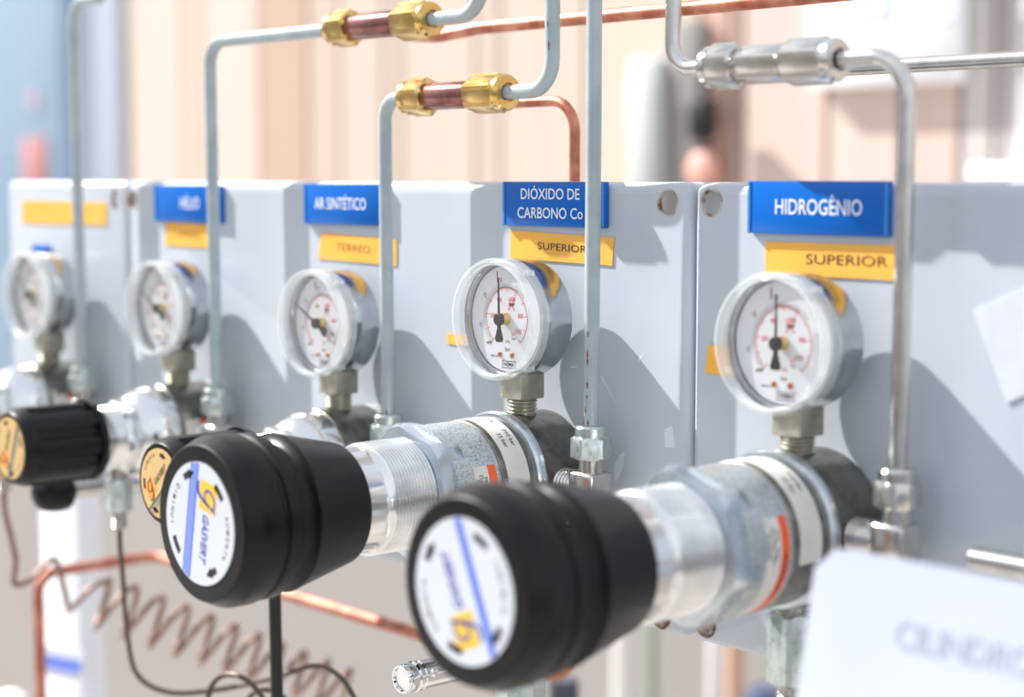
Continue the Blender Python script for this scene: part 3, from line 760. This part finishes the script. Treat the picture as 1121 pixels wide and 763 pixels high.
Z5, Z3, Z2 = 1.5413, 1.5360, 1.5697
gas_tube([(TX[5], YT, ZN[5]), (TX[5] + .001, YT, Z5), (.0815, YT, Z5)], 'stainless tube rising at right and bending left into the nickel coupling', 'nickel', .0165)
gas_tube([(.024, YT, Z5), (.0042, YT, Z5), (.0042, YT, 1.74)], 'stainless tube leaving the nickel coupling at left and turning upwards', 'nickel', .0155)
gas_tube([(TX[4], YT, ZN[4]), (TX[4] + .0008, YT, 1.52), (TX[4] + .0012, YT, 1.74)], 'straight grey painted tube crossing the DIÓXIDO DE CARBONO sign, foot rusty', 'tube_paint', .0,
         [(TX[4], ZN[4], ZN[4] + .004, -2.0), (TX[4], ZN[4] + .0005, ZN[4] + .003, -1.2), (TX[4], 1.4045, 1.4075, -1.6), (TX[4] + .0001, 1.411, 1.4125, -1.4), (TX[4] + .0002, 1.424, 1.431, -1.35), (TX[4] + .0003, 1.436, 1.4385, -1.3), (TX[4] + .0003, 1.415, 1.418, -1.4)])
gas_tube([(TX[3], YT, ZN[3]), (TX[3] - .001, YT, Z3), (-.1555, YT, Z3)], 'grey painted tube rising past the AR SINTÉTICO sign into the lower brass coupling', 'tube_paint', .012,
         [(TX[3], ZN[3], ZN[3] + .004, -1.8), (TX[3], ZN[3], ZN[3] + .003, -.9)])
gas_tube([(-.092, YT, Z3), (-.0632, YT, Z3), (-.0628, YT, 1.74)], 'grey painted tube leaving the lower brass coupling and turning upwards', 'tube_paint', .013,
         [(-.0629, 1.552, 1.556, -1.3), (-.0629, 1.561, 1.564, -1.5)])
gas_tube([(TX[2], YT, ZN[2]), (TX[2] - .0015, YT, Z2), (-.2110, YT, Z2)], 'grey painted tube rising past the HÉLIO sign into the upper brass coupling', 'tube_paint', .012)
gas_tube([(-.143, YT, Z2), (-.1068, YT, Z2), (-.1066, YT, 1.74)], 'grey painted tube leaving the upper brass coupling and turning upwards', 'tube_paint', .014)
gas_tube([(TX[1], YT, ZN[1]), (TX[1] - .001, YT, 1.60), (TX[1] + .03, YT, 1.60)], 'leftmost grey painted tube, straight up past the far left panel', 'tube_paint', .012)


def coupling(x0, x1, z, label, nm, mm, hexmid=False):
    t = thing('tube_coupling', label, 'pipe fitting', ((x0 + x1) / 2, YT, z), 'straight couplings on the tubes')
    L = x1 - x0; h = L / 2
    def nutb(a, b, flip):
        mb = MB(); e = -1 if flip else 1
        nut(mb, .0152, min(a, b), max(a, b), 'x', 0, ph=.2)
        o = max(a, b) if not flip else min(a, b)
        mb.lathe([(0, o - e * .0004), (.0077, o - e * .0004), (.0078, o + e * .0022), (.0070, o + e * .0034), (.0042, o + e * .0036), (.0040, o + e * .0012), (0, o + e * .0012)], 'x', 48)
        mb.build('hex_nut', nm, t)
    nutb(-h + .0036, -h + .0165, True); nutb(h - .0225, h - .0036, False)
    mb = MB()
    if hexmid: nut(mb, .0126, -h + .018, h - .024, 'x', 0, ph=.2); mb.lathe([(0, -h + .016), (.0056, -h + .016), (.0056, h - .022), (0, h - .022)], 'x', 40)
    else: mb.lathe([(0, -h + .016), (.0056, -h + .016), (.0060, -h + .0175), (.0060, h - .0235), (.0056, h - .022), (0, h - .022)], 'x', 48)
    mb.build('sleeve', mm, t)


coupling(.0215, .0835, Z5, 'nickel straight coupling on the stainless tube, upper right', 'nickel', 'nickel', True)
coupling(-.1585, -.0900, Z3, 'lower brass coupling with a reddish sleeve, above the panel middle', 'brass', 'sleeve')
coupling(-.2140, -.1400, Z2, 'upper brass coupling with a reddish sleeve, near the top edge', 'brass', 'sleeve')


def line_pipe(pts, r, label, m, name='copper_pipe', bend=.014, cat='pipe'):
    b = Vector(pts[0]); mb = MB(); mb.sweep([Vector(p) - b for p in pts], r, 18, 0, bend)
    o = mb.build(name, m); o.location = b; tag(o, label, cat); return o


q = at(690, 15, -.05); xl = at(452, 33, -.05).x
line_pipe([(xl, .05, q.z - .0005), (xl + .02, .05, q.z - .0022), (xl + .05, .05, q.z), (.30, .05, q.z)], .0031, 'copper pipe running behind the tubes along the top of the picture', 'copper', bend=.05)
q = at(1121, 64, -.08); xl = at(880, 70, -.08).x
line_pipe([(xl, .08, q.z), (.5, .08, q.z)], .0031, 'horizontal stainless pipe behind the nickel coupling, upper right', 'steel', 'stainless_pipe')
q = at(629, 190, -.03); zc2 = at(575, 112, -.03).z; xl = at(545, 112, -.03).x
line_pipe([(xl, .03, zc2), (q.x, .03, zc2), (q.x, .03, 1.36)], .0024, 'thin copper pipe bending down behind the middle panel from the lower brass coupling', 'copper', bend=.014)
# lower copper pipe, one bend behind the knobs
cn = at(170, 608, -.10); zA = cn.z
fa = at(45, 700, .0); 
best = min((abs(at(44, 700, -y / 1000).x - cn.x), y / 1000) for y in range(-60, 100))
yA = best[1]
line_pipe([(cn.x, yA, .7), (cn.x, yA, zA), (cn.x, .10, zA), (at(622, 742, -.10).x, .10, zA), (at(622, 742, -.10).x, .10, 1.45)], .0036, 'copper pipe rising at lower left, then running right below the panels', 'dull_copper', bend=.013)
q = at(1066, 612, .02)
line_pipe([(q.x, -.02, q.z), (.40, -.02, q.z)], .0042, 'bare metal tube end low on the right panel above the paper', 'steel', 'metal_tube')
mb = MB(); mb.box(-.004, .004, -.0165, -.0001, -.004, .004)
tag(mb.build('tube_bracket', 'steel', bevel=.0005), 'small bracket holding the bare metal tube off the right panel', 'bracket').location = (.30, 0, q.z)


# ------------------------------------------------------------------ inlet fittings, hoses, valve
def inlet(k, n_, label, m, big=True):
    X, Z = REG[k]; rb = (.0266 if k > 3 else (.0256 if n_ < .03 else .0186))
    if not big and n_ > .03: rb = .0165
    zt_ = Z - rb
    t = thing('inlet_fitting', label, 'pipe fitting', (X, -n_, zt_), 'inlet fittings under the regulators')
    s = 1.0 if big else .72
    mb = MB(); mb.lathe([(0, .004)] + [(r, h) for r, h in [(.0066 * s, .004)]] + [(r, -h) for r, h in thread(.0070 * s, 0, .0060, .0016, .0007)] + [(.006 * s, -.0062), (0, -.0062)], 'z', 40); mb.build('threaded_stub', 'nickel', t)
    mb = MB(); nut(mb, .0168 * s, -.0320 * s, -.0055, 'z', 0, ph=.45); mb.build('union_nut', m, t)
    mb = MB(); mb.lathe([(0, -.031 * s)] + [(r, -h) for r, h in thread(.0058 * s, .031 * s, .045 * s, .0016, .0006)] + [(0, -.045 * s)], 'z', 40); mb.build('tail_thread', 'nickel', t)
    return Vector((X, -n_, zt_ - .045 * s))


e5 = inlet(5, .0165, 'large zinc nut fitting under the right regulator, beside the paper', 'nut')
line_pipe([e5 + Vector((0, 0, .004)), (e5.x, e5.y, .75)], .0050, 'steel pipe going down from the right regulator inlet', 'steel', 'steel_pipe')
e4 = inlet(4, .0155, 'zinc nut fitting under the middle regulator, hidden behind the right black knob', 'nut')
e3 = inlet(3, .054, 'inlet fitting under the small regulator behind the middle black knob', 'nut', False)
e2 = inlet(2, .053, 'blurred silver inlet fitting hanging under the second small regulator', 'nut', False)
e1 = inlet(1, .047, 'brass inlet fitting under the far left regulator at the frame edge', 'brass', False)
# valve under regulator 4
zv = at(450, 745, .079).z
t = thing('shutoff_valve', 'chrome shut-off valve sticking out below the right black knob', 'valve', (REG[4][0], -.0155, zv))
mb = MB(); mb.box(-.009, .009, -.010, .010, -.011, e4.z - zv + .002); mb.build('valve_body', 'nickel', t, bevel=.002, bseg=3)
mb = MB(); mb.lathe([(0, .0095), (.0042, .0095), (.0060, .011), (.0060, .0562), (.0056, .0566), (.0056, .0572), (.0063, .0578), (.0063, .0592), (.0056, .0598), (.0060, .0604), (.0060, .0650), (.0056, .0658), (.0050, .0658), (.0045, .0648), (0, .0645)], 'y', 56); mb.build('chrome_spindle', 'chrome', t)
mb = MB(); mb.lathe([(0, .0046), (.0017, .0046), (.0017, .0064), (.0012, .0067), (0, .0067)], 'x', 24, 0, c=(0, -.0530, .0016)); mb.build('cross_pin', 'chrome', t)
mb = MB(); nut(mb, .0190, -.030, -.0105, 'z', 0, ph=.3); mb.lathe([(0, -.050)] + thread(.0070, -.050, -.029, .0016, .0007) + [(0, -.029)], 'z', 40); mb.build('lower_nut', 'nut', t)
line_pipe([(REG[4][0], -.0155, zv - .049), (REG[4][0], -.0155, .75)], .0050, 'steel pipe going down from the chrome shut-off valve', 'steel', 'steel_pipe')
# black hose from regulator 3
line_pipe([e3 + Vector((0, 0, .006)), e3 + Vector((.001, 0, -.05)), e3 + Vector((.006, -.002, -.5))], .0030, 'black hose hanging straight down below the middle black knob', 'hose', 'rubber_hose', .2, 'hose')
# dark pipe behind the right knob
q = at(617, 750, -.35)
line_pipe([(q.x, .35, 0), (q.x, .35, 1.14)], .011, 'dark blurred upright pipe behind the right black knob', mat('slate', srgb(66, 74, 84), .5), 'conduit_pipe')


def smooth_path(pts, k=10):
    P = [Vector(p) for p in pts]; P = [P[0] * 2 - P[1]] + P + [P[-1] * 2 - P[-2]]; out = []
    for i in range(1, len(P) - 2):
        for j in range(k):
            t_ = j / k; a, b, c, d = P[i - 1], P[i], P[i + 1], P[i + 2]
            out.append(.5 * ((2 * b) + (c - a) * t_ + (2 * a - 5 * b + 4 * c - d) * t_ ** 2 + (3 * b - a - 3 * c + d) * t_ ** 3))
    out.append(P[-2]); return out


def wire(pts, r, label, m, name, cat):
    path = smooth_path(pts); b = path[0].copy(); mb = MB(); mb.curve([p - b for p in path], r, 12)
    o = mb.build(name, m); o.location = b; tag(o, label, cat); return o


# dark capillary from regulator 2
pts = [e2 + Vector((0, 0, .004)), e2 + Vector((0, 0, -.01))]
for px, py, n_ in ((134, 625, .05), (139, 690, .045), (150, 738, .04), (185, 758, .03), (240, 755, .02), (300, 742, .015), (345, 729, .01), (372, 741, .01), (390, 770, .01), (392, 800, .01), (388, 840, .01)):
    pts.append(at(px, py, n_))
wire(pts, .0014, 'thin dark capillary line looping below the second regulator', 'dark_wire', 'capillary_line', 'capillary tube')
pts = []
for i in range(27):
    a = i * .42 + 1.2; p = at(303, 792, .02); pts.append(p + Vector((.020 * math.cos(a), -.0014 * i, .016 * math.sin(a) + .0008 * i)))
wire(pts, .0014, 'dark capillary loop at the bottom edge beside the black hose', 'dark_wire', 'capillary_coil', 'capillary tube')
# copper pigtail from regulator 1: lead, then a stretched helix
pts = [e1 + Vector((0, 0, .004)), e1 + Vector((0, 0, -.012)), at(17, 610, .045), at(16, 640, .04), at(40, 630, .025), at(60, 612, .01)]
A = at(80, 648, -.01); B = A + R_ * .172 + Vector((0, 0, -.064))
turns = 11.0; N = int(turns * 16)
side = FW.copy()
for i in range(N + 1):
    f = i / N; c = A.lerp(B, f ** .9); rr = (.0150 if f > .06 else .011) - .003 * f; a = 2 * PI * turns * f + 2.6
    pts.append(c + Vector((0, 0, rr * math.cos(a))) + R_ * (rr * .55 * math.cos(a)) + side * (rr * math.sin(a)))
pts += [B + R_ * .03 + Vector((0, 0, -.03)), B + R_ * .05 + Vector((0, 0, -.12))]
path = smooth_path(pts, 3); b = path[0].copy(); mb = MB(); mb.curve([p - b for p in path], .0019, 10)
o = mb.build('copper_pigtail', 'old_copper'); o.location = b; tag(o, 'blurred coiled copper pigtail tube at lower left', 'coiled tube')
# black dome knob below knob 2
q = at(51, 540, .062)
t = thing('valve_knob', 'small black dome knob peeking out under the blurred fluted knob', 'knob', (q.x, 0, q.z))
mb = MB(); mb.lathe([(0, .0001), (.0050, .0001), (.0050, .046), (0, .046)], 'y', 32); mb.build('stem', 'nickel', t)
mb = MB(); mb.lathe([(0, .049), (.0090, .049), (.0106, .051), (.0110, .057), (.0104, .062), (.0084, .0665), (.005, .0690), (0, .0696)], 'y', 48); mb.build('dome', 'black', t)

q = at(10, 756, .0)
mb = MB(); mb.lathe([(0, 0), (.010, 0), (.010, q.z - .03), (.0135, q.z - .028), (.0140, q.z - .012), (.0115, q.z - .004), (.006, q.z), (0, q.z + .001)], 'z', 32)
o = mb.build('capped_pipe', 'post'); o.location = (q.x, 0, 0); tag(o, 'white rounded pipe cap in the bottom left corner', 'pipe')
# ------------------------------------------------------------------ paper sheet in front, lower right
np_ = .112
tl = at(893, 594, np_); t = thing('paper_notice', 'white paper notice with blurred print in the lower right foreground', 'paper', (tl.x, -np_, tl.z - .30))
NX, NZ = 24, 30; Wd, Hd = .19, .28
def sheet(u, v, w=0):
    """u 0..1 across, v 0..1 down; the left edge curls forward towards the bottom"""
    x = u * Wd - .030 * v; z = .30 - v * Hd
    y = -(.012 * v + .02 * v * v) - .012 * math.sin(u * 2.2) * v - w
    if u < .06: z -= (.06 - u) ** 2 * 2.0 * (1 - v)
    return (x, y, z)
vs = []; fs = []
for w_ in (0, .0003):
    for j in range(NZ + 1):
        for i in range(NX + 1): vs.append(sheet(i / NX, j / NZ, w_))
K = (NX + 1) * (NZ + 1)
for j in range(NZ):
    for i in range(NX):
        a = j * (NX + 1) + i; fs += [(a, a + 1, a + NX + 2, a + NX + 1), (K + a, K + a + NX + 1, K + a + NX + 2, K + a + 1)]
mb = MB(); mb.add(vs, fs); mb.build('sheet', 'paper', t, angle=80)
for s, u0, v0, sz in (('CILINDROS', .062, .0215, .0112), ('(SUPERIOR)', .090, .050, .0112)):
    mb = MB(); mb.text(s, sz, lambda u, v, w: sheet((u0 + u * 1.0 - .03) / Wd, (v0 - v) / Hd, .0005), 0, 0, .86, align='LEFT')
    mb.build('print_line', 'pale_ink', t, smooth=False, fix=False)
mb = MB(); mb.box(.09, .098, -.012, np_ - .001, .225, .233)
mb.build('holder_arm', 'steel', t, bevel=.0008)
